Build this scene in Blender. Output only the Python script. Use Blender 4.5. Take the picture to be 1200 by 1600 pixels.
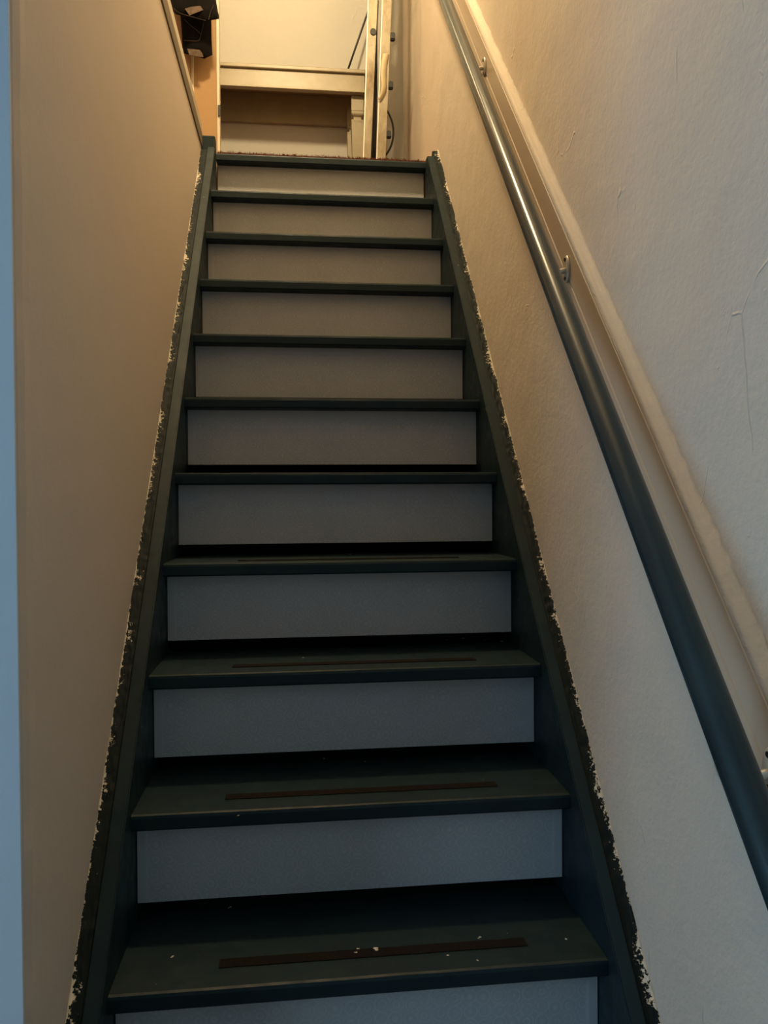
import bpy, bmesh, math, random
from mathutils import Vector, Matrix, noise
random.seed(7)
C = bpy.context.scene.collection
S = bpy.context.scene
for o in list(bpy.data.objects): bpy.data.objects.remove(o)

# ---------------------------------------------------------------- camera
CAM = Vector((-0.0937, -1.1101, 0.6989))
PITCH, YAW, ROLL, FPX = -0.01678, 0.11056, -0.00644, 1204.42
fw = Vector((math.sin(YAW)*math.cos(PITCH), math.cos(YAW)*math.cos(PITCH), math.sin(PITCH)))
r0 = Vector((math.cos(YAW), -math.sin(YAW), 0)); u0 = r0.cross(fw)
rt = r0*math.cos(ROLL)+u0*math.sin(ROLL); up = -r0*math.sin(ROLL)+u0*math.cos(ROLL)
cam = bpy.data.cameras.new('camera'); co = bpy.data.objects.new('camera', cam); C.objects.link(co)
cam.sensor_fit = 'VERTICAL'; cam.sensor_height = 36; cam.sensor_width = 27
cam.lens = FPX/1600*36; cam.clip_start = 0.02
M = Matrix((rt, up, -fw)).transposed().to_4x4(); M.translation = CAM
co.matrix_world = M; S.camera = co

# ---------------------------------------------------------------- world, light, exposure
S.view_settings.view_transform = 'Standard'; S.view_settings.look = 'None'
S.view_settings.gamma = 1; S.view_settings.use_curve_mapping = False
S.view_settings.exposure = 0.9
w = bpy.data.worlds.new('world'); S.world = w; w.use_nodes = True
w.node_tree.nodes['Background'].inputs[0].default_value = (0.45, 0.68, 1.0, 1)
w.node_tree.nodes['Background'].inputs[1].default_value = 0.6
# daylight through the hall window, left of and behind the camera
al = bpy.data.lights.new('window_daylight', 'AREA'); al.shape = 'RECTANGLE'; al.size = 1.5; al.size_y = 1.4
al.energy = 18; al.color = (0.42, 0.71, 1.0)
ao = bpy.data.objects.new('window_daylight', al); C.objects.link(ao)
ao.location = (-2.36, -1.25, 0.75); ao.rotation_euler = (0, -math.pi/2, 0)
LAMPS = [((-0.36, 1.95, 3.70), 5, (1.0, 0.76, 0.42)), ((-0.16, 0.90, 3.45), 62, (1.0, 0.75, 0.42))]

# ---------------------------------------------------------------- geometry constants
RISE, GOING, HW, WX = 0.19, 0.16213, 0.3665, 0.412
SL = RISE/GOING
FLOOR, LAND, CEIL = -0.76, 1.90, 4.4
def at(px, py, axis, val):
    d = rt*(px-600)/FPX - up*(py-800)/FPX + fw
    t = (val-CAM[axis])/d[axis]
    return CAM+d*t

# ---------------------------------------------------------------- materials
def mat(name, col, rough=0.6, metal=0.0, spec=0.5):
    m = bpy.data.materials.new(name); m.use_nodes = True
    b = m.node_tree.nodes['Principled BSDF']
    b.inputs['Base Color'].default_value = (*col, 1); b.inputs['Roughness'].default_value = rough
    b.inputs['Metallic'].default_value = metal; b.inputs['Specular IOR Level'].default_value = spec
    return m
class G:
    def __init__(s, m):
        s.m = m; s.t = m.node_tree; s.b = s.t.nodes['Principled BSDF']; s._tc = None
    def n(s, t, **k):
        x = s.t.nodes.new(t)
        for a, v in k.items(): setattr(x, a, v)
        return x
    def l(s, a, b): s.t.links.new(a, b)
    def tc(s, scale=(1, 1, 1), loc=(0, 0, 0)):
        if not s._tc: s._tc = s.n('ShaderNodeTexCoord')
        mp = s.n('ShaderNodeMapping'); mp.inputs['Scale'].default_value = scale; mp.inputs['Location'].default_value = loc
        s.l(s._tc.outputs['Object'], mp.inputs[0]); return mp.outputs[0]
    def noise(s, sc, det=4, rough=.55, scale=(1, 1, 1), dist=0, loc=(0, 0, 0)):
        x = s.n('ShaderNodeTexNoise'); x.inputs['Scale'].default_value = sc; x.inputs['Detail'].default_value = det
        x.inputs['Roughness'].default_value = rough; x.inputs['Distortion'].default_value = dist
        s.l(s.tc(scale, loc), x.inputs['Vector']); return x.outputs['Fac']
    def ramp(s, v, a, b, ca=(0, 0, 0), cb=(1, 1, 1)):
        r = s.n('ShaderNodeValToRGB'); e = r.color_ramp.elements
        e[0].position = a; e[1].position = b; e[0].color = (*ca, 1); e[1].color = (*cb, 1)
        s.l(v, r.inputs[0]); return r.outputs[0]
    def math(s, op, a, b=0.0):
        x = s.n('ShaderNodeMath', operation=op)
        for i, v in enumerate((a, b)):
            if isinstance(v, (int, float)): x.inputs[i].default_value = v
            else: s.l(v, x.inputs[i])
        return x.outputs[0]
    def mix(s, f, a, b, mode='MIX'):
        x = s.n('ShaderNodeMix', data_type='RGBA', blend_type=mode)
        for i, v in ((0, f), (6, a), (7, b)):
            if isinstance(v, (int, float)): x.inputs[i].default_value = v
            elif isinstance(v, tuple): x.inputs[i].default_value = (*v, 1)
            else: s.l(v, x.inputs[i])
        return x.outputs[2]
    def bump(s, h, strength, dist=.01, prev=None):
        x = s.n('ShaderNodeBump'); x.inputs['Strength'].default_value = strength; x.inputs['Distance'].default_value = dist
        s.l(h, x.inputs['Height'])
        if prev: s.l(prev, x.inputs['Normal'])
        return x.outputs[0]
    def col(s, v): s.l(v, s.b.inputs['Base Color'])
    def nor(s, v): s.l(v, s.b.inputs['Normal'])
    def rough(s, v): s.l(v, s.b.inputs['Roughness'])

def plaster(name, c1, c2, bump=.5, scratches=True, rough=.75):
    m = mat(name, c1, rough); g = G(m)
    g.col(g.mix(g.ramp(g.noise(2.3, 5), .35, .7), c1, c2))
    b = g.bump(g.noise(300, 3, .6), .16*bump, .003)
    b = g.bump(g.noise(95, 4, .6), .26*bump, .004, b)
    b = g.bump(g.noise(5, 4, .5), .35*bump, .02, b)
    if scratches:
        # trowel ridges: thin broken lines, slanted along the wall
        v = g.n('ShaderNodeTexVoronoi', feature='DISTANCE_TO_EDGE'); v.inputs['Scale'].default_value = 4.2
        nz = g.n('ShaderNodeTexNoise'); nz.inputs['Scale'].default_value = 6; nz.inputs['Detail'].default_value = 4
        g.l(g.tc((1, .8, .45)), nz.inputs['Vector'])
        mx = g.mix(.16, g.tc((1, 2.0, .8)), nz.outputs['Color'])
        g.l(mx, v.inputs['Vector'])
        line = g.ramp(v.outputs['Distance'], .0, .007, (1, 1, 1), (0, 0, 0))
        mask = g.ramp(g.noise(9, 3, loc=(3, 1, 7)), .58, .64)
        b = g.bump(g.math('MULTIPLY', line, mask), .5*bump, .004, b)
        chips = g.ramp(g.noise(28, 5, .65, loc=(9, 2, 1)), .70, .74)
        b = g.bump(chips, .35*bump, .003, b)
    g.nor(b); return m
M_WALL = plaster('painted_plaster', (.68, .585, .475), (.64, .55, .445), 1.0)
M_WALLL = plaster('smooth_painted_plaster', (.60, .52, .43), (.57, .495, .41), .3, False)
M_HALL = plaster('pale_hall_paint', (.62, .66, .68), (.58, .62, .65), .35, False)
M_UP = plaster('cream_landing_plaster', (.475, .465, .425), (.455, .445, .405), .6)
M_CEIL = plaster('ceiling_paint', (.75, .72, .66), (.73, .70, .64), .4, False)

def dark_paint(name, c=(.008, .018, .021), rough=.45, chips=True):
    m = mat(name, c, rough); g = G(m)
    base = g.mix(g.ramp(g.noise(9, 4), .35, .7), c, tuple(x*1.35 for x in c))
    if chips:
        ch = g.ramp(g.noise(70, 2, .5), .775, .79)
        base = g.mix(ch, base, (.42, .38, .32))
    g.col(base)
    g.rough(g.ramp(g.noise(25, 4), .3, .7, (rough-.07,)*3, (rough+.12,)*3))
    b = g.bump(g.noise(130, 2, .5, scale=(.35, 1, 1)), .12, .002)
    g.nor(g.bump(g.noise(12, 3), .15, .01, b)); return m
M_DARK = dark_paint('dark_teal_gloss'); M_DARK.node_tree.nodes['Principled BSDF'].inputs['Specular IOR Level'].default_value = .22
M_RAIL = dark_paint('handrail_gloss', (.013, .026, .030), .20, False)
for n_ in [x for x in M_RAIL.node_tree.nodes if x.type == 'BUMP']: n_.inputs['Strength'].default_value *= .06
for l_ in list(M_RAIL.node_tree.links):
    if l_.to_socket.name == 'Roughness' and l_.to_node.type == 'BSDF_PRINCIPLED': M_RAIL.node_tree.links.remove(l_)
M_RAIL.node_tree.nodes['Principled BSDF'].inputs['Roughness'].default_value = .24
M_RAIL.node_tree.nodes['Principled BSDF'].inputs['Specular IOR Level'].default_value = .38
M_CREAM = mat('cream_gloss_paint', (.60, .50, .34), .4)
g = G(M_CREAM); g.nor(g.bump(g.noise(60, 3), .12, .003)); g.col(g.mix(g.ramp(g.noise(18, 4), .4, .75), (.32, .275, .175), (.27, .225, .14)))
M_BOARD = mat('tan_board_gloss', (.58, .45, .32), .36)
M_TRIMW = mat('white_trim_paint', (.58, .52, .40), .4)
M_TRIMG = mat('shaded_trim_paint', (.17, .135, .09), .6)  # shade along the upper floor edge put into the grey-brown colour
M_ORANGE = plaster('warm_board', (.35, .215, .095), (.32, .195, .085), .25, False)
M_BROWN = mat('brown_frame', (.30, .17, .085), .6)
M_BLACK = mat('black_rubber', (.008, .008, .008), .5)
M_IRON = mat('worn_white_bracket', (.62, .56, .46), .35, .4)

# embossed wallpaper on the risers
m = M_PAPER = mat('embossed_wallpaper', (.4, .4, .4), .62); g = G(m)
v = g.n('ShaderNodeTexVoronoi', feature='F1'); v.inputs['Scale'].default_value = 44; v.inputs['Randomness'].default_value = .25
g.l(g.tc(), v.inputs['Vector'])
ring = g.math('SINE', g.math('MULTIPLY', v.outputs['Distance'], 26.0))
v2 = g.n('ShaderNodeTexVoronoi', feature='DISTANCE_TO_EDGE'); v2.inputs['Scale'].default_value = 60; v2.inputs['Randomness'].default_value = .7
g.l(g.tc(loc=(.3, .1, .2)), v2.inputs['Vector'])
pat = g.math('MULTIPLY', g.ramp(ring, .2, .8), g.ramp(v2.outputs['Distance'], .05, .25, (1, 1, 1), (.2, .2, .2)))
fine = g.noise(420, 2)
sx = g.n('ShaderNodeSeparateXYZ'); g.l(g.tc(), sx.inputs[0])
ax = g.math('ABSOLUTE', sx.outputs[0])
edge = g.math('MAXIMUM', g.ramp(ax, .3475, .3485), g.ramp(sx.outputs[2], .0475, .0485))
patm = g.math('MULTIPLY', pat, g.math('SUBTRACT', 1.0, edge))
base = g.mix(g.ramp(g.noise(6, 5), .35, .75), (.46, .47, .48), (.40, .41, .415))
base = g.mix(g.math('MULTIPLY', patm, .34), base, (.64, .62, .56))
base = g.mix(g.math('MULTIPLY', edge, .4), base, (.50, .49, .46))
spk = g.ramp(g.noise(38, 4, .7, loc=(4, 4, 4)), .72, .76)
base = g.mix(g.math('MULTIPLY', spk, .5), base, (.12, .10, .08))
g.col(base)
b = g.bump(patm, .22, .001); b = g.bump(edge, .6, .001, b); b = g.bump(g.noise(7, 3), .3, .008, b)
g.nor(g.bump(fine, .12, .001, b))

# chipped strip between string and wall: white filler showing through dark paint
def chipped(name, wallside):
    m = mat(name, (.02, .03, .03), .6, 0, .14); g = G(m)
    s = g.n('ShaderNodeSeparateXYZ'); g.l(g.tc(), s.inputs[0])
    x = g.math('MULTIPLY', s.outputs[0], wallside)           # grows towards the wall, 0..0.02
    t = g.math('DIVIDE', x, .0225)
    lowf = g.noise(7, 3, .6)
    hi = g.noise(130, 5, .7)
    k = g.math('ADD', g.math('MULTIPLY', t, .62), g.math('ADD', g.math('MULTIPLY', g.math('SUBTRACT', lowf, .5), 1.7), g.math('ADD', g.math('MULTIPLY', g.math('SUBTRACT', hi, .5), 2.3), g.ramp(t, .84, .97, (0, 0, 0), (.45,)*3))))
    mask = g.ramp(k, .67, .70)
    g.col(g.mix(mask, (.006, .011, .011), (.66, .59, .47)))
    b = g.bump(mask, .7, .002); g.nor(g.bump(hi, .3, .003, b)); return m
M_CHIPR = chipped('chipped_paint_filler_right', 1.0); M_CHIPL = chipped('chipped_paint_filler_left', -1.0)

m = M_GRIP = mat('anti_slip_tape', (.008, .006, .005), .95, 0, .12); g = G(m)
wr = g.ramp(g.noise(22, 6, .75, scale=(1, 3, 1), loc=(2.1, 0, 0)), .66, .72)
g.col(g.mix(g.math('MULTIPLY', wr, .5), g.mix(g.noise(300, 2), (.004, .003, .0025), (.016, .012, .009)), (.26, .22, .17))); g.nor(g.bump(g.noise(500, 2), .6, .001))
m = M_CARPET = mat('red_brown_carpet', (.20, .055, .025), .95); g = G(m)
g.col(g.mix(g.noise(160, 4), (.26, .075, .035), (.09, .025, .014))); g.nor(g.bump(g.noise(400, 2), .8, .004))
m = M_ALU = mat('scuffed_aluminium', (.62, .55, .43), .42, .35); g = G(m)
g.col(g.mix(g.ramp(g.noise(16, 6, .7, scale=(1, 1, .5)), .38, .7), (.35, .31, .22), (.17, .12, .06)))
g.nor(g.bump(g.noise(60, 4, .6), .3, .003)); g.rough(g.ramp(g.noise(30, 4), .3, .7, (.32,)*3, (.6,)*3))
M_ALUE = mat('bright_aluminium_edge', (.85, .82, .75), .35, .3)
M_TAPE = mat('pale_peeling_tape', (.50, .42, .26), .55)
m = M_DENIM = mat('dark_denim', (.004, .004, .004), .95, 0, .08); g = G(m)
g.col(g.mix(g.noise(7, 4), (.003, .003, .0035), (.009, .007, .006))); g.nor(g.bump(g.noise(600, 2), .4, .001))
M_STITCH = mat('seam_stitching', (.022, .014, .010), .8)
m = M_PATCH = mat('tan_patch', (.30, .18, .10), .8); g = G(m)
g.col(g.mix(g.ramp(g.noise(45, 4), .4, .6), (.11, .07, .042), (.06, .036, .02)))
m = M_FLOOR = mat('hall_floor_boards', (.20, .13, .08), .5); g = G(m)
br = g.n('ShaderNodeTexBrick'); br.inputs['Scale'].default_value = 3; br.inputs['Color1'].default_value = (.22, .14, .08, 1)
br.inputs['Color2'].default_value = (.17, .11, .065, 1); br.inputs['Mortar'].default_value = (.04, .03, .02, 1); br.inputs['Mortar Size'].default_value = .006
g.l(g.tc(), br.inputs[0]); g.col(br.outputs[0])
M_BULB = mat('glowing_bulb', (1, .8, .5), .3)
M_BULB.node_tree.nodes['Principled BSDF'].inputs['Emission Color'].default_value = (1, .72, .4, 1)
M_BULB.node_tree.nodes['Principled BSDF'].inputs['Emission Strength'].default_value = 3

# ---------------------------------------------------------------- mesh helpers
def obj(name, bm, m, parent=None, smooth=False, loc=None, rot=None):
    me = bpy.data.meshes.new(name); bmesh.ops.recalc_face_normals(bm, faces=bm.faces)
    bm.to_mesh(me); bm.free(); me.materials.append(m)
    if smooth:
        for p in me.polygons: p.use_smooth = True
    o = bpy.data.objects.new(name, me); C.objects.link(o)
    if loc is not None: o.location = loc
    if rot is not None: o.rotation_euler = rot
    if parent: o.parent = parent
    return o
def box(x0, x1, y0, y1, z0, z1, bev=0, seg=2, bm=None):
    own = bm or bmesh.new()
    t = bmesh.new()
    vs = [t.verts.new((x, y, z)) for x in (x0, x1) for y in (y0, y1) for z in (z0, z1)]
    for f in ((0,1,3,2),(4,6,7,5),(0,4,5,1),(2,3,7,6),(0,2,6,4),(1,5,7,3)): t.faces.new([vs[i] for i in f])
    if bev: bmesh.ops.bevel(t, geom=t.edges[:], offset=bev, segments=seg, affect='EDGES', profile=.5)
    tmp = bpy.data.meshes.new('t'); t.to_mesh(tmp); t.free(); own.from_mesh(tmp); bpy.data.meshes.remove(tmp)
    return own
def prism(pts, axis, a, b, bev=0):
    """pts: 2D outline in the two other axes (in order), extruded along axis a..b"""
    bm = bmesh.new()
    def P(p, t):
        q = list(p); q.insert(axis, t); return q
    A = [bm.verts.new(P(p, a)) for p in pts]; B = [bm.verts.new(P(p, b)) for p in pts]
    bm.faces.new(A); bm.faces.new(B[::-1]); n = len(pts)
    for i in range(n): bm.faces.new((A[i], A[(i+1) % n], B[(i+1) % n], B[i]))
    if bev: bmesh.ops.bevel(bm, geom=bm.edges[:], offset=bev, segments=2, affect='EDGES')
    return bm
def tube(pts, r, n=12, bm=None, caps=True):
    bm = bm or bmesh.new(); pts = [Vector(p) for p in pts]; rings = []; prevn = None
    for i, p in enumerate(pts):
        d = (pts[min(i+1, len(pts)-1)]-pts[max(i-1, 0)]).normalized()
        a = (prevn-d*prevn.dot(d)).normalized() if prevn else (d.cross(Vector((0, 0, 1))) if abs(d.z) < .9 else d.cross(Vector((1, 0, 0)))).normalized()
        prevn = a; b = d.cross(a); rr = r[i] if isinstance(r, (list, tuple)) else r
        rings.append([bm.verts.new(p+(a*math.cos(2*math.pi*k/n)+b*math.sin(2*math.pi*k/n))*rr) for k in range(n)])
    for i in range(len(rings)-1):
        for k in range(n): bm.faces.new((rings[i][k], rings[i][(k+1) % n], rings[i+1][(k+1) % n], rings[i+1][k]))
    if caps: bm.faces.new(rings[0][::-1]); bm.faces.new(rings[-1])
    return bm
def smooth_path(P, n=8):
    P = [Vector(p) for p in P]; out = []
    for i in range(len(P)-1):
        p0, p1, p2, p3 = P[max(i-1, 0)], P[i], P[i+1], P[min(i+2, len(P)-1)]
        for k in range(n):
            t = k/n; out.append(.5*((2*p1)+(p2-p0)*t+(2*p0-5*p1+4*p2-p3)*t*t+(3*p1-p0-3*p2+p3)*t**3))
    return out+[P[-1]]
def thing(name, label, cat, loc=(0, 0, 0), group=None):
    o = bpy.data.objects.new(name, None); C.objects.link(o); o.location = loc; o.empty_display_size = .05
    o['label'] = label; o['category'] = cat
    if group: o['group'] = group
    return o
def tag(o, label, cat, group=None, kind=None):
    o['label'] = label; o['category'] = cat
    if group: o['group'] = group
    if kind: o['kind'] = kind
    return o
def struct(name, bm, m, label, cat):
    o = obj(name, bm, m); o['kind'] = 'structure'; o['label'] = label; o['category'] = cat; return o
def shift(bm, v):
    bmesh.ops.translate(bm, vec=v, verts=bm.verts); return bm

# ---------------------------------------------------------------- the setting
YH = -0.188          # where the left stairwell wall ends and the hall opens
XL = -2.2
struct('wall_right', box(WX, WX+.12, -3.2, 2.52, FLOOR-.1, CEIL), M_WALL, 'tall rough plaster wall right of the stairs behind the handrail', 'wall')
def wall_left_bm():
    bm = bmesh.new(); n = 60; X = -WX; rows = []
    zs = [FLOOR-.1+(LAND+.1-FLOOR)*i/n for i in range(n+1)]
    for z in zs:                                # slightly uneven rounded plaster corner
        j = .0025*noise.noise((0, 3, z*9))+.0012*noise.noise((5, 1, z*40))
        rows.append([(X-.10, YH+.001), (X-.016, YH+.001), (X-.002, YH-.001), (X-.0005+j*.5, YH+.004), (X+.0012+j, YH+.022), (X+.0005, YH+.045), (X, YH+.09), (X, 1.69), (X-.10, 1.69)])
    V = [[bm.verts.new((x, y, z)) for x, y in r] for r, z in zip(rows, zs)]
    for i in range(n):
        for k in range(len(V[0])):
            k2 = (k+1) % len(V[0]); bm.faces.new((V[i][k], V[i][k2], V[i+1][k2], V[i+1][k]))
    bm.faces.new(V[0][::-1]); bm.faces.new(V[-1]); return bm
wl = struct('wall_left', wall_left_bm(), M_WALLL, 'smooth beige plaster wall left of the stairs', 'wall')
# pale hall wall whose face turns to the camera at the left edge
struct('wall_hall', box(XL, -WX-.0015, YH-.004, YH+.0005, FLOOR-.1, 1.72), M_HALL, 'pale blue-grey wall edge at the far left of the photo', 'wall')
struct('wall_far', box(XL, WX+.12, 2.52, 2.64, LAND-.3, CEIL), M_UP, 'cream wall at the back of the upper landing behind the table', 'wall')
struct('wall_stairhead', box(XL, WX, -.34, -.22, 1.86, CEIL), M_UP, 'cream wall above the foot of the stairs', 'wall')
struct('wall_near', box(XL, WX, -3.32, -3.2, FLOOR-.1, 1.86), M_HALL, 'pale hall wall behind the camera', 'wall')
bm = box(XL-.1, XL, -3.2, -1.95, FLOOR-.1, 1.86); box(XL-.1, XL, -.55, YH, FLOOR-.1, 1.86, bm=bm)
box(XL-.1, XL, -1.95, -.55, FLOOR-.1, .1, bm=bm); box(XL-.1, XL, -1.95, -.55, 1.4, 1.86, bm=bm)
struct('wall_window_side', bm, M_HALL, 'pale hall wall holding the window', 'wall')
struct('wall_upper_left', box(XL-.1, XL, -.34, 2.64, 1.86, CEIL), M_UP, 'cream wall at the left of the upper hall', 'wall')
bm = bmesh.new(); bm.free()
bm = bmesh.new()
for a in ((-1.95, -1.90, .1, 1.4), (-.60, -.55, .1, 1.4), (-1.90, -.60, .1, .15), (-1.90, -.60, 1.35, 1.4), (-1.27, -1.23, .15, 1.35)):
    box(XL-.09, XL-.03, a[0], a[1], a[2], a[3], bm=bm)
struct('window_1', bm, M_TRIMW, 'white framed hall window letting in blue daylight', 'window')
struct('floor', box(XL, WX, -3.2, 1.9, FLOOR-.08, FLOOR), M_FLOOR, 'wooden floor of the lower hall', 'floor')
struct('ceiling_hall', box(XL, WX, -3.2, -.22, 1.72, 1.86), M_CEIL, 'flat ceiling over the lower hall', 'ceiling')
struct('ceiling', box(XL, WX, -.34, 2.52, CEIL, CEIL+.1), M_CEIL, 'ceiling high over the stairwell', 'ceiling')
struct('floor_landing', box(-WX, WX, 1.685, 2.52, LAND-.15, LAND-.001), M_BROWN, 'floor of the upper landing under the red carpet', 'floor')
struct('floor_upper_hall', box(XL, -WX-.012, -.22, 2.52, LAND-.04+.002, LAND+.002), M_BROWN, 'floor of the upper hall left of the stairwell', 'floor')
struct('wall_understairs', box(-WX-.1, WX, 1.69, 1.77, FLOOR-.1, LAND-.151), M_CEIL, 'wall closing the space under the landing', 'wall')  # unseen; added to stop sky light leaking in behind the stairs
# edge of the upper floor along the stairwell
struct('trim_1', box(-WX-.012, -WX+.004, YH+.02, 1.60, LAND+.0, LAND+.046, .002), M_TRIMG, 'edging strip in shaded grey-brown along the top of the left wall', 'trim')
struct('trim_2', box(-WX-.012, -WX+.002, YH+.02, 1.585, LAND+.0465, LAND+.085, .002), M_TRIMW, 'pale skirting edge above the left stairwell wall', 'trim')
# partition on the landing with white lipping
YP = 2.0
def xat(px, y=YP, py=120): return at(px, py, 1, y).x
struct('wall_landing_partition', box(xat(303), xat(338.5), YP, YP+.03, LAND+.01, CEIL), M_ORANGE, 'orange board wall beside the top of the stairs', 'wall')
struct('trim_3', box(xat(338.5), xat(343), YP-.004, YP+.034, LAND+.01, CEIL, .002), M_TRIMW, 'thin cream lipping on the edge of the orange board wall', 'trim')
struct('trim_4', box(xat(298.5), xat(303), YP-.006, YP+.03, LAND+.01, CEIL, .001), M_TRIMW, 'bright vertical strip left of the orange board wall', 'trim')
struct('wall_landing_frame', box(-.78, xat(298.5), YP-.03, YP+.03, LAND+.01, CEIL), M_BROWN, 'brown upright left of the bright strip, behind the hanging jeans', 'wall')

# ---------------------------------------------------------------- staircase
st = thing('staircase', 'steep closed-string staircase painted dark teal with pale wallpapered risers', 'staircase', (0, -.5, FLOOR))
def child(o, p):
    o.parent = p; o.matrix_parent_inverse = Matrix.Translation(-Vector(p.location)); return o
def string_bm(x0, x1, k, zt, bev=.002, yend=1.625):
    yb = (FLOOR-k)/SL; kb = -.30
    pts = [(yb, FLOOR), ((zt-k)/SL, zt), (yend, zt), (yend, SL*yend+kb), ((FLOOR-kb)/SL, FLOOR)]
    return prism(pts, 0, x0, x1, bev)
KS = .045
child(obj('string', string_bm(HW+.0005, .3905, KS, 1.905), M_DARK), st)
child(obj('string', string_bm(-.3905, -HW-.0005, KS, 1.905), M_DARK), st)
def chipstrip(side):
    # long ragged filler strip, local x across, local y along the slope
    bm = bmesh.new(); ang = math.atan(SL); L0 = -.70/math.cos(ang); L1 = 1.62/math.cos(ang)
    n = 900; rows = []
    for i in range(n+1):
        s = L0+(L1-L0)*i/n; row = []
        for j in range(9):
            x = .0208*j/8
            h = -.004+.0018*noise.noise((x*160, s*70, side*4))+.003*(j/8)**2*(.6+noise.noise((1, s*30, 2+side)))
            if j == 0: h = -.006
            if j == 8: h = .001+.003*max(0, noise.noise((2, s*22, side*9))+.25)
            row.append(bm.verts.new((side*x, s, h)))
        rows.append(row)
    for i in range(n):
        for j in range(8): bm.faces.new((rows[i][j], rows[i+1][j], rows[i+1][j+1], rows[i][j+1]))
    # skirt below, so the strip is solid
    lo = [[bm.verts.new((side*x, L0+(L1-L0)*i/n, -.03)) for x in (0, .0208)] for i in range(n+1)]
    for i in range(n):
        bm.faces.new((rows[i][0], lo[i][0], lo[i+1][0], rows[i+1][0])); bm.faces.new((rows[i][8], rows[i+1][8], lo[i+1][1], lo[i][1]))
        bm.faces.new((lo[i][0], lo[i][1], lo[i+1][1], lo[i+1][0]))
    return bm, ang
for side, mt in ((1, M_CHIPR), (-1, M_CHIPL)):
    bm, ang = chipstrip(side)
    o = obj('chipped_filler_strip', bm, mt, smooth=True, loc=(side*.3910, 0, KS-.002), rot=(ang, 0, 0)); child(o, st)
    o['label'] = 'ragged strip of dark paint flaking off white filler'
child(obj('newel_cap', box(-.411, -HW+.0005, 1.585, 1.626, 1.84, 1.942, .004, 3), M_DARK), st)
child(obj('newel_cap', box(HW-.0005, .409, 1.590, 1.626, 1.84, 1.906, .004, 3), M_DARK), st)

yb0 = (FLOOR+.33)/SL
child(obj('gap_dark_backing', prism([(yb0+.02, FLOOR), (1.655, SL*1.655-.33), (1.68, SL*1.68-.33), (yb0+.045, FLOOR)], 0, -HW, HW), M_BLACK), st)  # black sheet added behind the risers so the gaps below them stay dark
def tread_bm():
    bm = bmesh.new(); t = .026
    pr = [(0.0025, -t), (.0, -t+.003), (0, -.006), (.0018, -.0015), (.006, 0), (.228, 0), (.228, -t)]
    n = 46; V = []
    for i in range(n+1):
        x = -HW+2*HW*i/n; row = []
        for q, (y, z) in enumerate(pr):
            wob = .0009*noise.noise((x*9, q*1.3, 4)) if q in (2, 3, 4) else 0
            row.append(bm.verts.new((x, y+wob, z+wob*.5 if q < 4 else z)))
        V.append(row)
    for i in range(n):
        for q in range(len(pr)):
            q2 = (q+1) % len(pr); bm.faces.new((V[i][q], V[i+1][q], V[i+1][q2], V[i][q2]))
    bm.faces.new(V[0]); bm.faces.new(V[-1][::-1]); return bm
def riser_bm():
    # panel hangs from the tread above; origin at its middle
    n, mz = 40, 10; bm = bmesh.new(); Hh = .068; V = []
    for f, y in ((0, -.002), (1, .003)):
        for i in range(n+1):
            for j in range(mz+1):
                x = -(HW-.001)+2*(HW-.001)*i/n; z = -Hh+2*Hh*j/mz
                V.append(bm.verts.new((x, y+.0012*noise.noise((x*5, z*8, 1)), z)))
    idx = lambda f, i, j: V[f*(n+1)*(mz+1)+i*(mz+1)+j]
    for f in (0, 1):
        for i in range(n):
            for j in range(mz): bm.faces.new((idx(f, i, j), idx(f, i+1, j), idx(f, i+1, j+1), idx(f, i, j+1)))
    for i in range(n):
        for j in (0, mz): bm.faces.new((idx(0, i, j), idx(0, i+1, j), idx(1, i+1, j), idx(1, i, j)))
    for j in range(mz):
        for i in (0, n): bm.faces.new((idx(0, i, j), idx(0, i, j+1), idx(1, i, j+1), idx(1, i, j)))
    return bm
def grip_bm():
    bm = bmesh.new(); n = 60; A = []
    for i in range(n+1):
        x = -.218+.474*i/n; e0 = .0012*noise.noise((x*30, 1, 1)); e1 = .0012*noise.noise((x*30, 7, 1))
        A.append([bm.verts.new(p) for p in ((x, .050+e0, .0), (x, .050+e0, .0014), (x, .072+e1, .0014), (x, .072+e1, 0))])
    for i in range(n):
        for q in range(4): bm.faces.new((A[i][q], A[i+1][q], A[i+1][(q+1) % 4], A[i][(q+1) % 4]))
    bm.faces.new(A[0]); bm.faces.new(A[-1][::-1]); return bm
tread0 = riser0 = grip0 = None
for k in range(-3, 11):
    y, z = k*GOING, k*RISE
    if tread0 is None:
        tread0 = obj('tread', tread_bm(), M_DARK); t = tread0
        grip0 = obj('anti_slip_strip', grip_bm(), M_GRIP, parent=t); grip0['label'] = 'narrow black-brown gritty anti-slip tape'
    else:
        t = tread0.copy(); C.objects.link(t)
        if k < 10:
            s_ = grip0.copy(); C.objects.link(s_); s_.parent = t
            s_.location = (.004*random.uniform(-1, 1), .002*random.uniform(-1, 1), 0)
    t.location = (0, y, z); child(t, st)
    if k < 10:
        if riser0 is None: riser0 = r = obj('riser', riser_bm(), M_PAPER); r['label'] = 'riser panel covered in pale embossed wallpaper'
        else: r = riser0.copy(); C.objects.link(r)
        r.location = (0, y+.205, z+.0955); child(r, st)
# lowest riser above the hall floor
r = riser0.copy(); C.objects.link(r); r.location = (0, -3*GOING+.043, -3*RISE-.0945); child(r, st)

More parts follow.
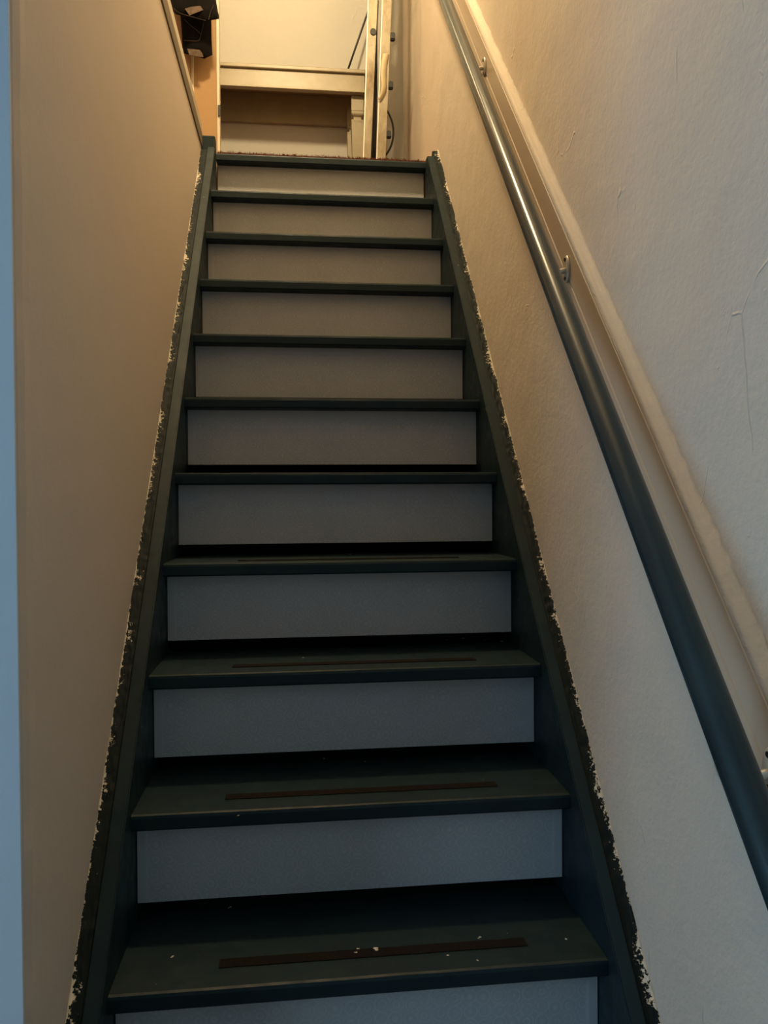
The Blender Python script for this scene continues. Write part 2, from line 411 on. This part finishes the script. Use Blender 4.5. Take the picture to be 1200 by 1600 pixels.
# ---------------------------------------------------------------- landing carpet
cp = thing('carpet', 'red-brown carpet ending in a frayed edge at the top step', 'carpet', (0, 1.66, LAND))
child(obj('carpet_pile', box(-.365, WX-.001, 1.634, 2.52, LAND, LAND+.008, .002), M_CARPET), cp)
bm = bmesh.new()
for i in range(900):
    x = random.uniform(-HW+.004, HW-.004); l = random.uniform(.003, .010); a = random.uniform(-.9, .9)
    z0 = LAND+random.uniform(.001, .008); y0 = 1.6325
    d = Vector((math.sin(a)*.8, -1*random.uniform(.2, 1), random.uniform(-.3, .8))).normalized()*l
    p = Vector((x, y0, z0)); r_ = Vector((.0009, 0, 0))
    vs = [bm.verts.new(q) for q in (p-r_, p+r_, p+d+Vector((0, 0, .0006)), p+Vector((0, 0, .0016)))]
    for f in ((0, 1, 2), (1, 3, 2), (3, 0, 2), (0, 3, 1)): bm.faces.new([vs[q] for q in f])
fr = obj('frayed_edge', bm, M_CARPET); fr['kind'] = 'stuff'; child(fr, cp)

# ---------------------------------------------------------------- handrail on its mounting board
hr = thing('handrail', 'round dark teal handrail bracketed to a cream board on the right wall', 'handrail', (WX, 0, .9))
SB = 1.147; BZ = .901
def RAIL(y): return Vector((.3194+.0269*y, y, .9246+1.0763*y))
child(obj('rail', tube([RAIL(y) for y in [-.70+2.4*i/40 for i in range(41)]], .018, 32), M_RAIL, smooth=True), hr)
def board_bm():
    y0, y1 = -.75, 1.65; n = 160; bm = bmesh.new(); V = []
    for i in range(n+1):
        y = y0+(y1-y0)*i/n; z = BZ+SB*y; j = .0003*noise.noise((y*7, 0, 3))
        prof = [(WX, z), (.3895, z+j), (.3872, z-.0035+j), (.3870, z-.055), (.3870, z-.066), (.3900, z-.0665), (.3900, z-.0715), (.3874, z-.073), (.3874, z-.118), (.3895, z-.122), (WX, z-.124)]
        V.append([bm.verts.new((a, y, c)) for a, c in prof])
    for i in range(n):
        for q in range(11): bm.faces.new((V[i][q], V[i+1][q], V[i+1][(q+1) % 11], V[i][(q+1) % 11]))
    bm.faces.new(V[0]); bm.faces.new(V[-1][::-1]); return bm
child(obj('mounting_board', board_bm(), M_BOARD), hr)
def caulk_bm():
    y0, y1 = -.75, 1.65; n = 700; bm = bmesh.new(); V = []
    for i in range(n+1):
        y = y0+(y1-y0)*i/n; z = BZ+SB*y
        a = .0243; b = .010+.004*noise.noise((y*20, 5, 3))+.002*noise.noise((y*90, 2, 2))
        m_ = .0025+.0015*noise.noise((y*60, 2, 8))
        V.append([bm.verts.new(p) for p in ((WX-a, y, z-.0002), (WX-.011, y, z+.0012), (WX-m_*.9, y, z+b*.5), (WX+.0004, y, z+b*1.5), (WX+.001, y, z-.001))])
    for i in range(n):
        for q in range(5): bm.faces.new((V[i][q], V[i+1][q], V[i+1][(q+1) % 5], V[i][(q+1) % 5]))
    bm.faces.new(V[0]); bm.faces.new(V[-1][::-1]); return bm
o = child(obj('filler_bead', caulk_bm(), M_WALL, smooth=True), hr); o['label'] = 'lumpy filler along the top of the mounting board'
n = 28
def plate_bm():
    bm = bmesh.new(); rg = []
    for xx, sc in ((.3868, 1), (.3838, 1), (.3822, .88), (.3820, .0)):
        rg.append([bm.verts.new((xx, .0135*sc*math.cos(2*math.pi*q/n), .024*sc*math.sin(2*math.pi*q/n)-.002)) for q in range(n)] if sc else [bm.verts.new((xx, 0, -.002))])
    bm.faces.new(rg[0])
    for a, b in ((0, 1), (1, 2)):
        for q in range(n): bm.faces.new((rg[a][q], rg[a][(q+1) % n], rg[b][(q+1) % n], rg[b][q]))
    for q in range(n): bm.faces.new((rg[2][q], rg[2][(q+1) % n], rg[3][0]))
    return bm
for y in (-.374, .226, .826, 1.426):
    pz = BZ+SB*y-.052; R_ = RAIL(y)-Vector((0, y, pz))
    path = [(.382, 0, -.004), (R_.x+.026, 0, min(-.008, R_.z-.018)), (R_.x+.008, 0, R_.z-.028), (R_.x, 0, R_.z-.0165)]
    b_ = obj('bracket', tube(smooth_path(path, 8), .0050, 12), M_IRON, smooth=True)
    obj('bracket_plate', plate_bm(), M_IRON, parent=b_, smooth=True)
    for zz in (-.019, .015): obj('screw_head', tube([(.3835, 0, zz), (.3806, 0, zz)], .0034, 10), M_BLACK, parent=b_)
    b_.location = (0, y, pz); child(b_, hr)
# few paint specks: small bumps on the rail
# ---------------------------------------------------------------- side table
YT = 2.30
tb = thing('side_table', 'cream painted side table with notched square legs against the landing wall', 'table', (-.15, 2.4, LAND))
TT = 2.583; ZL = LAND+.001
child(obj('tabletop', box(-.56, .228, YT-.012, 2.518, TT-.018, TT, .004, 3), M_CREAM), tb)
bm = box(-.55, .211, YT, YT+.02, TT-.093, TT-.0185, .001); box(-.552, .214, YT-.006, YT+.022, TT-.098, TT-.090, .002, bm=bm)
child(obj('apron', bm, M_CREAM), tb)
child(obj('apron', box(-.55, .211, 2.495, 2.515, TT-.15, TT-.0185, .001), M_CREAM), tb)
child(obj('apron', box(.190, .210, YT+.0205, 2.4945, TT-.093, TT-.0185, .001), M_CREAM), tb)
child(obj('apron', box(-.549, -.529, YT+.0205, 2.4945, TT-.093, TT-.0185, .001), M_CREAM), tb)
def leg_bm(h):
    bm = bmesh.new(); s = .0265
    prof = [(0, s*.62), (.08, s*.66), (h-.118, s*1.0), (h-.108, s*1.04), (h-.104, s*.98), (h-.100, s*.66), (h-.089, s*.60), (h-.082, s*.92), (h-.076, s*1.0), (h-.068, s*1.0), (h-.066, s*.95), (h-.063, s*1.0), (h, s*1.0)]
    rr = [[bm.verts.new((a*r_, b*r_, z)) for a, b in ((-1, -1), (1, -1), (1, 1), (-1, 1))] for z, r_ in prof]
    for i in range(len(rr)-1):
        for q in range(4): bm.faces.new((rr[i][q], rr[i][(q+1) % 4], rr[i+1][(q+1) % 4], rr[i+1][q]))
    bm.faces.new(rr[0][::-1]); bm.faces.new(rr[-1]); return bm
HL = TT-.0985-(LAND+.008)
lg0 = None
for (lx, ly) in ((.181, YT+.05), (-.518, YT+.05), (.170, 2.468), (-.518, 2.468)):
    if lg0 is None: lg0 = l_ = obj('leg', leg_bm(HL), M_CREAM)
    else: l_ = lg0.copy(); C.objects.link(l_)
    l_.location = (lx, ly, LAND+.008); child(l_, tb)

# ---------------------------------------------------------------- folded stepladder
YN, YF = 1.98, 2.23
NX = at(575, 243, 1, YN).x
ld = thing('stepladder', 'folded aluminium stepladder standing on edge against the right landing wall', 'ladder', (.22, YN, LAND+.008))
def stile(pxl0, pxr0, pxl1, pxr1, y, off):
    """channel section stile following two measured points low and high, leaning slightly"""
    a0 = at(pxl0, 243, 1, YN); a1 = at(pxl1, 0, 1, YN); b0 = at(pxr0, 243, 1, YN); b1 = at(pxr1, 0, 1, YN)
    def xl(z): return a0.x+(a1.x-a0.x)*(z-a0.z)/(a1.z-a0.z)+off
    def xr(z): return b0.x+(b1.x-b0.x)*(z-b0.z)/(b1.z-b0.z)+off
    bm = bmesh.new(); zs = [LAND+.0085, 3.35]; V = []
    for z in zs:
        l, r_ = xl(z), xr(z); d = .024; t = .0022
        V.append([bm.verts.new((x, yy, z)) for x, yy in ((l, y), (r_, y), (r_, y+d), (r_-t, y+d), (r_-t, y+t), (l+t, y+t), (l+t, y+d), (l, y+d))])
    for q in range(8): bm.faces.new((V[0][q], V[0][(q+1) % 8], V[1][(q+1) % 8], V[1][q]))
    bm.faces.new(V[0]); bm.faces.new(V[1][::-1]); return bm, xl, xr
OFF = (YF-YN)*.100
for (p, nm) in (((567.5, 579.5, 575, 590), 'a'), ((588.3, 602.5, 597, 612), 'b')):
    bm, xl, xr = stile(*p, YN, 0); child(obj('stile', bm, M_ALU), ld)
    bm = bmesh.new(); zz = (LAND+.009, 3.35); V = []       # rolled bright lip on the left edge
    for z in zz: V.append([bm.verts.new(q) for q in ((xl(z)-.0010, YN-.003, z), (xl(z)+.0030, YN-.003, z), (xl(z)+.0030, YN-.0002, z), (xl(z)-.0010, YN-.0002, z))])
    for q in range(4): bm.faces.new((V[0][q], V[0][(q+1) % 4], V[1][(q+1) % 4], V[1][q]))
    bm.faces.new(V[0]); bm.faces.new(V[1][::-1]); child(obj('stile_lip', bm, M_ALUE), ld)
    bm, xl2, xr2 = stile(*p, YF, OFF); child(obj('stile', bm, M_ALU), ld)
    for z in (2.15, 2.42, 2.69, 2.96, 3.23):
        a = Vector(((xl(z)+xr(z))/2, YN+.0025, z)); b = Vector(((xl2(z)+xr2(z))/2, YF+.001, z))
        child(obj('rung', tube([a, b], .012, 14), M_ALU, smooth=True), ld)
    if nm == 'a':
        pz = at(583, 50, 1, YN); child(obj('rung_plug', tube([(pz.x, YN-.0045, pz.z), (pz.x, YN+.001, pz.z)], .0125, 20), M_BLACK), ld)
    else:
        for (px, py, rr) in ((611, 57, .014), (608, 133, .014), (605, 210, .013)):
            q = at(px, py, 1, YN+.01); xe = xr(q.z)
            bm = prism([(YN+.002, q.z-rr), (YN+.020, q.z-rr*1.2), (YN+.020, q.z+rr*1.1), (YN+.002, q.z+rr)], 0, xe+.0002, xe+.020, .003)
            child(obj('rubber_buffer', bm, M_BLACK), ld)
# peeling tape hanging off the right stile
P = [(600, 40), (597, 80), (594, 105), (594, 125), (594.5, 140), (592, 152), (591, 160)]
bm = bmesh.new(); V = []
pp = smooth_path([(*p, i) for i, p in enumerate([(603, 84), (600, 100), (599, 118), (600, 134), (598, 146), (593, 156)])], 6)
wd = [10, 10, 11, 12, 11, 8]
for i, q in enumerate(pp):
    t = i/(len(pp)-1); wpx = 10*(1-.35*t); dep = YN-.004-.016*math.sin(math.pi*t*.9)
    a = at(q.x-wpx/2, q.y, 1, dep); b = at(q.x+wpx/2, q.y, 1, YN-.004-.004*math.sin(math.pi*t)); mid = (a+b)/2+Vector((0, -.004, 0))
    V.append([bm.verts.new(a), bm.verts.new(mid), bm.verts.new(b), bm.verts.new(b+Vector((0, .0012, 0))), bm.verts.new(mid+Vector((0, .0012, 0))), bm.verts.new(a+Vector((0, .0012, 0)))])
for i in range(len(V)-1):
    for k in range(6): bm.faces.new((V[i][k], V[i+1][k], V[i+1][(k+1) % 6], V[i][(k+1) % 6]))
bm.faces.new(V[0]); bm.faces.new(V[-1][::-1])
o = child(obj('peeling_tape', bm, M_TAPE, smooth=True), ld); o['label'] = 'curled strip of pale tape peeling off the right stile'

# black cable threaded between the two halves, looping out at the bottom right
def pw(px, py, y): return at(px, py, 1, y)
pts = [pw(589, -60, 2.03), pw(589, 0, 2.03), pw(587, 40, 2.03), pw(588, 60, 2.03), pw(585.5, 88, 2.03), pw(588, 108, 2.025), pw(586, 130, 2.03), pw(585, 170, 2.03), pw(583.5, 205, 2.03), pw(584, 235, 2.03), pw(590, 252, 2.06), pw(602, 243, 2.10), pw(611, 228, 2.10), pw(614.5, 210, 2.10), pw(613, 192, 2.10), pw(606, 175, 2.10), pw(598, 165, 2.10)]
tag(obj('black_cable', tube(smooth_path(pts, 8), .0042, 10), M_BLACK, smooth=True), 'black cable threaded through the stepladder and looping out at its foot', 'cable')
tag(obj('black_hose', tube(smooth_path([pw(584, -40, 2.12), pw(585, 60, 2.12), pw(585, 150, 2.12), pw(583, 243, 2.12), pw(583, 275, 2.12)], 6), .0125, 12), M_BLACK, smooth=True), 'thick black tube standing in the dark gap between the ladder halves', 'tube')  # tube widened so its black also darkens the gap between the stiles

# thin black rod leaning behind the ladder, standing on the table
a = at(537, 108, 1, 2.42); a.z = TT+.0002; b = at(575, 20, 1, 2.47); d = (b-a)
a = Vector((at(537, 106, 1, 2.40).x, 2.40, TT+.001)); b = at(573, 24, 1, 2.45); e = a+(b-a)*1.9
tag(obj('black_rod', tube([a, e], .0045, 12), M_BLACK, smooth=True), 'thin black rod leaning right on top of the cream table', 'rod')

# ---------------------------------------------------------------- hanging jeans
def cloth(outline, y, thick, seed, m, holes=0):
    """thick folded cloth from a pixel outline measured at depth y, puffed and creased"""
    P3 = [at(px, py, 1, y) for px, py in outline]
    xs = [p.x for p in P3]; zs = [p.z for p in P3]
    n = 34; bm = bmesh.new()
    def inside(x, z):
        c = False; j = len(P3)-1
        for i in range(len(P3)):
            if (P3[i].z > z) != (P3[j].z > z) and x < (P3[j].x-P3[i].x)*(z-P3[i].z)/(P3[j].z-P3[i].z)+P3[i].x: c = not c
            j = i
        return c
    # scanline lofting: for each height take left and right limits
    rows = []
    z0, z1 = min(zs), max(zs)
    for r_ in range(n+1):
        z = z0+(z1-z0)*(r_+.001)/(n+.01)
        cr = []
        for i in range(len(P3)):
            p, q = P3[i], P3[(i+1) % len(P3)]
            if (p.z > z) != (q.z > z): cr.append(p.x+(q.x-p.x)*(z-p.z)/(q.z-p.z))
        if len(cr) < 2: continue
        l, rr = min(cr), max(cr); row = []
        mm = 18
        for s in (0, 1):
            for k in range(mm+1):
                t = k/mm if s == 0 else 1-k/mm
                x = l+(rr-l)*t; puff = (1-abs(2*t-1)**3)*.5*thick
                cre = .0035*noise.noise((x*30, z*14, seed))+.002*noise.noise((x*60+z*40, z*20, seed+3))
                end = min(1, (r_+.3)/3)
                row.append(bm.verts.new((x, y+(-puff*end if s == 0 else puff*.3)+cre, z)))
        rows.append(row)
    for i in range(len(rows)-1):
        L = len(rows[0])
        for k in range(L): bm.faces.new((rows[i][k], rows[i][(k+1) % L], rows[i+1][(k+1) % L], rows[i+1][k]))
    bm.faces.new(rows[0][::-1]); bm.faces.new(rows[-1]); return bm
def quadpatch(px, y, th=.002):
    P = [at(a, b, 1, y) for a, b in px]; bm = bmesh.new()
    A = [bm.verts.new(p) for p in P]; B = [bm.verts.new(p+Vector((0, th, 0))) for p in P]; n = len(P)
    bm.faces.new(A); bm.faces.new(B[::-1])
    for i in range(n): bm.faces.new((A[i], A[(i+1) % n], B[(i+1) % n], B[i]))
    return bm
def seam(px, y, r=.0011): return tube(smooth_path([at(a, b, 1, y) for a, b in px], 5), r, 6)
j1 = thing('folded_jeans', 'dark folded jeans with tan waist patch hanging highest beside the landing', 'trousers', at(300, 30, 1, 1.86), 'dark jeans hanging over the landing')
child(obj('denim', cloth([(262, -110), (266, 0), (268.5, 15), (274, 22), (290, 27), (305, 30), (320, 33), (331, 31.5), (341, 32), (343, 29), (339.5, 12), (337.5, 0), (334, -110)], 1.865, .034, 1, M_DENIM), M_DENIM, smooth=True), j1)
o = child(obj('waist_patch', quadpatch([(289, 13.5), (299, 10.5), (313, 9), (317.5, 15.5), (306, 20), (296, 24)], 1.8445), M_PATCH), j1); o['label'] = 'tan leather-like patch'
child(obj('seam', seam([(270, 12), (280, 20), (292, 24), (306, 28), (322, 32.5)], 1.846), M_STITCH), j1)
child(obj('seam', seam([(326, 31), (328, 22), (331, 14), (334, 8)], 1.846), M_STITCH), j1)
j2 = thing('folded_jeans', 'dark folded jeans with tan patch at the hem, hanging lower behind the other pair', 'trousers', at(308, 88, 1, 1.93), 'dark jeans hanging over the landing')
child(obj('denim', cloth([(278, -110), (280, 10), (283, 35), (284.5, 60), (285, 84), (291, 87), (305, 89.5), (320, 91), (327, 90), (332, 87), (330.5, 60), (330, 20), (326, -110)], 1.935, .030, 5, M_DENIM), M_DENIM, smooth=True), j2)
o = child(obj('waist_patch', quadpatch([(292.5, 76), (303, 77), (312, 78), (316, 83), (318, 89), (307, 88), (296, 86)], 1.9165), M_PATCH), j2); o['label'] = 'tan leather-like patch'
child(obj('seam', seam([(287, 63), (300, 64), (310, 63.5), (313, 58), (316, 46), (318.5, 34)], 1.9165), M_STITCH), j2)
child(obj('seam', seam([(288, 30), (298, 40), (308, 48), (314, 54)], 1.9165), M_STITCH), j2)
pr = thing('clothes_rail', 'short dark rail that the folded jeans hang from', 'rail', (-.5, 1.9, 3.05))
zt1 = at(300, -108, 1, 1.865).z
child(obj('rail_bar', tube([(-.62, 1.90, zt1+.008), (-.36, 1.90, zt1+.008)], .009, 12), M_BLACK, smooth=True), pr)
for x in (-.61, -.40): child(obj('rail_arm', tube([(x, 1.90, zt1+.008), (x, 1.998 if x > -.5 else 1.969, zt1+.008)], .006, 10), M_BLACK, smooth=True), pr)

# small black latch on the edge of the board wall
p = at(343, 165, 1, YP-.004); q = at(343, 182, 1, YP-.004)
tag(obj('latch', box(p.x-.006, p.x+.004, YP-.010, YP-.0045, q.z, p.z, .001), M_BLACK), 'small black latch plate on the edge of the orange board wall', 'latch')
# ---------------------------------------------------------------- crumbs of plaster on the treads
bm = bmesh.new()
for px, py, k, s in ((268, 1495, 0, .003), (885, 1468, 0, .0022), (700, 1492, 0, .003), (745, 1501, 0, .002), (750, 1466, 0, .003), (592, 1482, 0, .006), (560, 1484, 0, .003), (555, 1490, 0, .003), (360, 1418, 0, .003),
                     (508, 1186, 1, .003), (570, 1190, 1, .0015), (372, 1275, 1, .0015), (475, 1028, 2, .003), (440, 863, 3, .003), (548, 866, 3, .0025), (633, 860, 3, .003), (700, 1000, 2, .004), (725, 998, 2, .005), (760, 1000, 2, .004), (785, 1003, 2, .004)):
    q = at(px, py, 2, k*RISE)
    for r_ in range(2):
        t_ = bmesh.new(); bmesh.ops.create_icosphere(t_, subdivisions=1, radius=s*random.uniform(.4, .7))
        for v_ in t_.verts: v_.co = Vector((v_.co.x*random.uniform(.8, 1.8), v_.co.y*random.uniform(.6, 1.4), v_.co.z*.5))
        zmin = min(v_.co.z for v_ in t_.verts)
        bmesh.ops.translate(t_, vec=q+Vector((random.uniform(-1, 1)*s, random.uniform(-1, 1)*s, -zmin)), verts=t_.verts)
        me = bpy.data.meshes.new('t'); t_.to_mesh(me); t_.free(); bm.from_mesh(me); bpy.data.meshes.remove(me)
o = obj('plaster_crumbs', bm, M_TRIMW); tag(o, 'pale plaster crumbs scattered on the dark treads', 'crumbs', kind='stuff')

# ---------------------------------------------------------------- lamps above the stairwell
for i, (p, e, c) in enumerate(LAMPS):
    t = thing('pendant_lamp', ('bare bulb pendant over the landing', 'bare bulb pendant over the lower stairs')[i], 'lamp', (p[0], p[1], CEIL))
    child(obj('cord', tube([(p[0], p[1], CEIL), (p[0], p[1], p[2]+.10)], .003, 8), M_BLACK), t)
    child(obj('socket', tube([(p[0], p[1], p[2]+.10), (p[0], p[1], p[2]+.05)], [.016, .02], 16), M_BLACK), t)
    bm = bmesh.new(); bmesh.ops.create_uvsphere(bm, u_segments=20, v_segments=12, radius=(.03, .06)[i]); shift(bm, Vector(p)+Vector((0, 0, (.028, .0)[i])))
    child(obj('bulb', bm, M_BULB, smooth=True), t)
    L = bpy.data.lights.new('bulb_light', 'POINT'); L.energy = e; L.color = c; L.shadow_soft_size = (.035, .075)[i]
    lo = bpy.data.objects.new('bulb_light', L); C.objects.link(lo); lo.location = (p[0], p[1], p[2]-(.045, .14)[i])
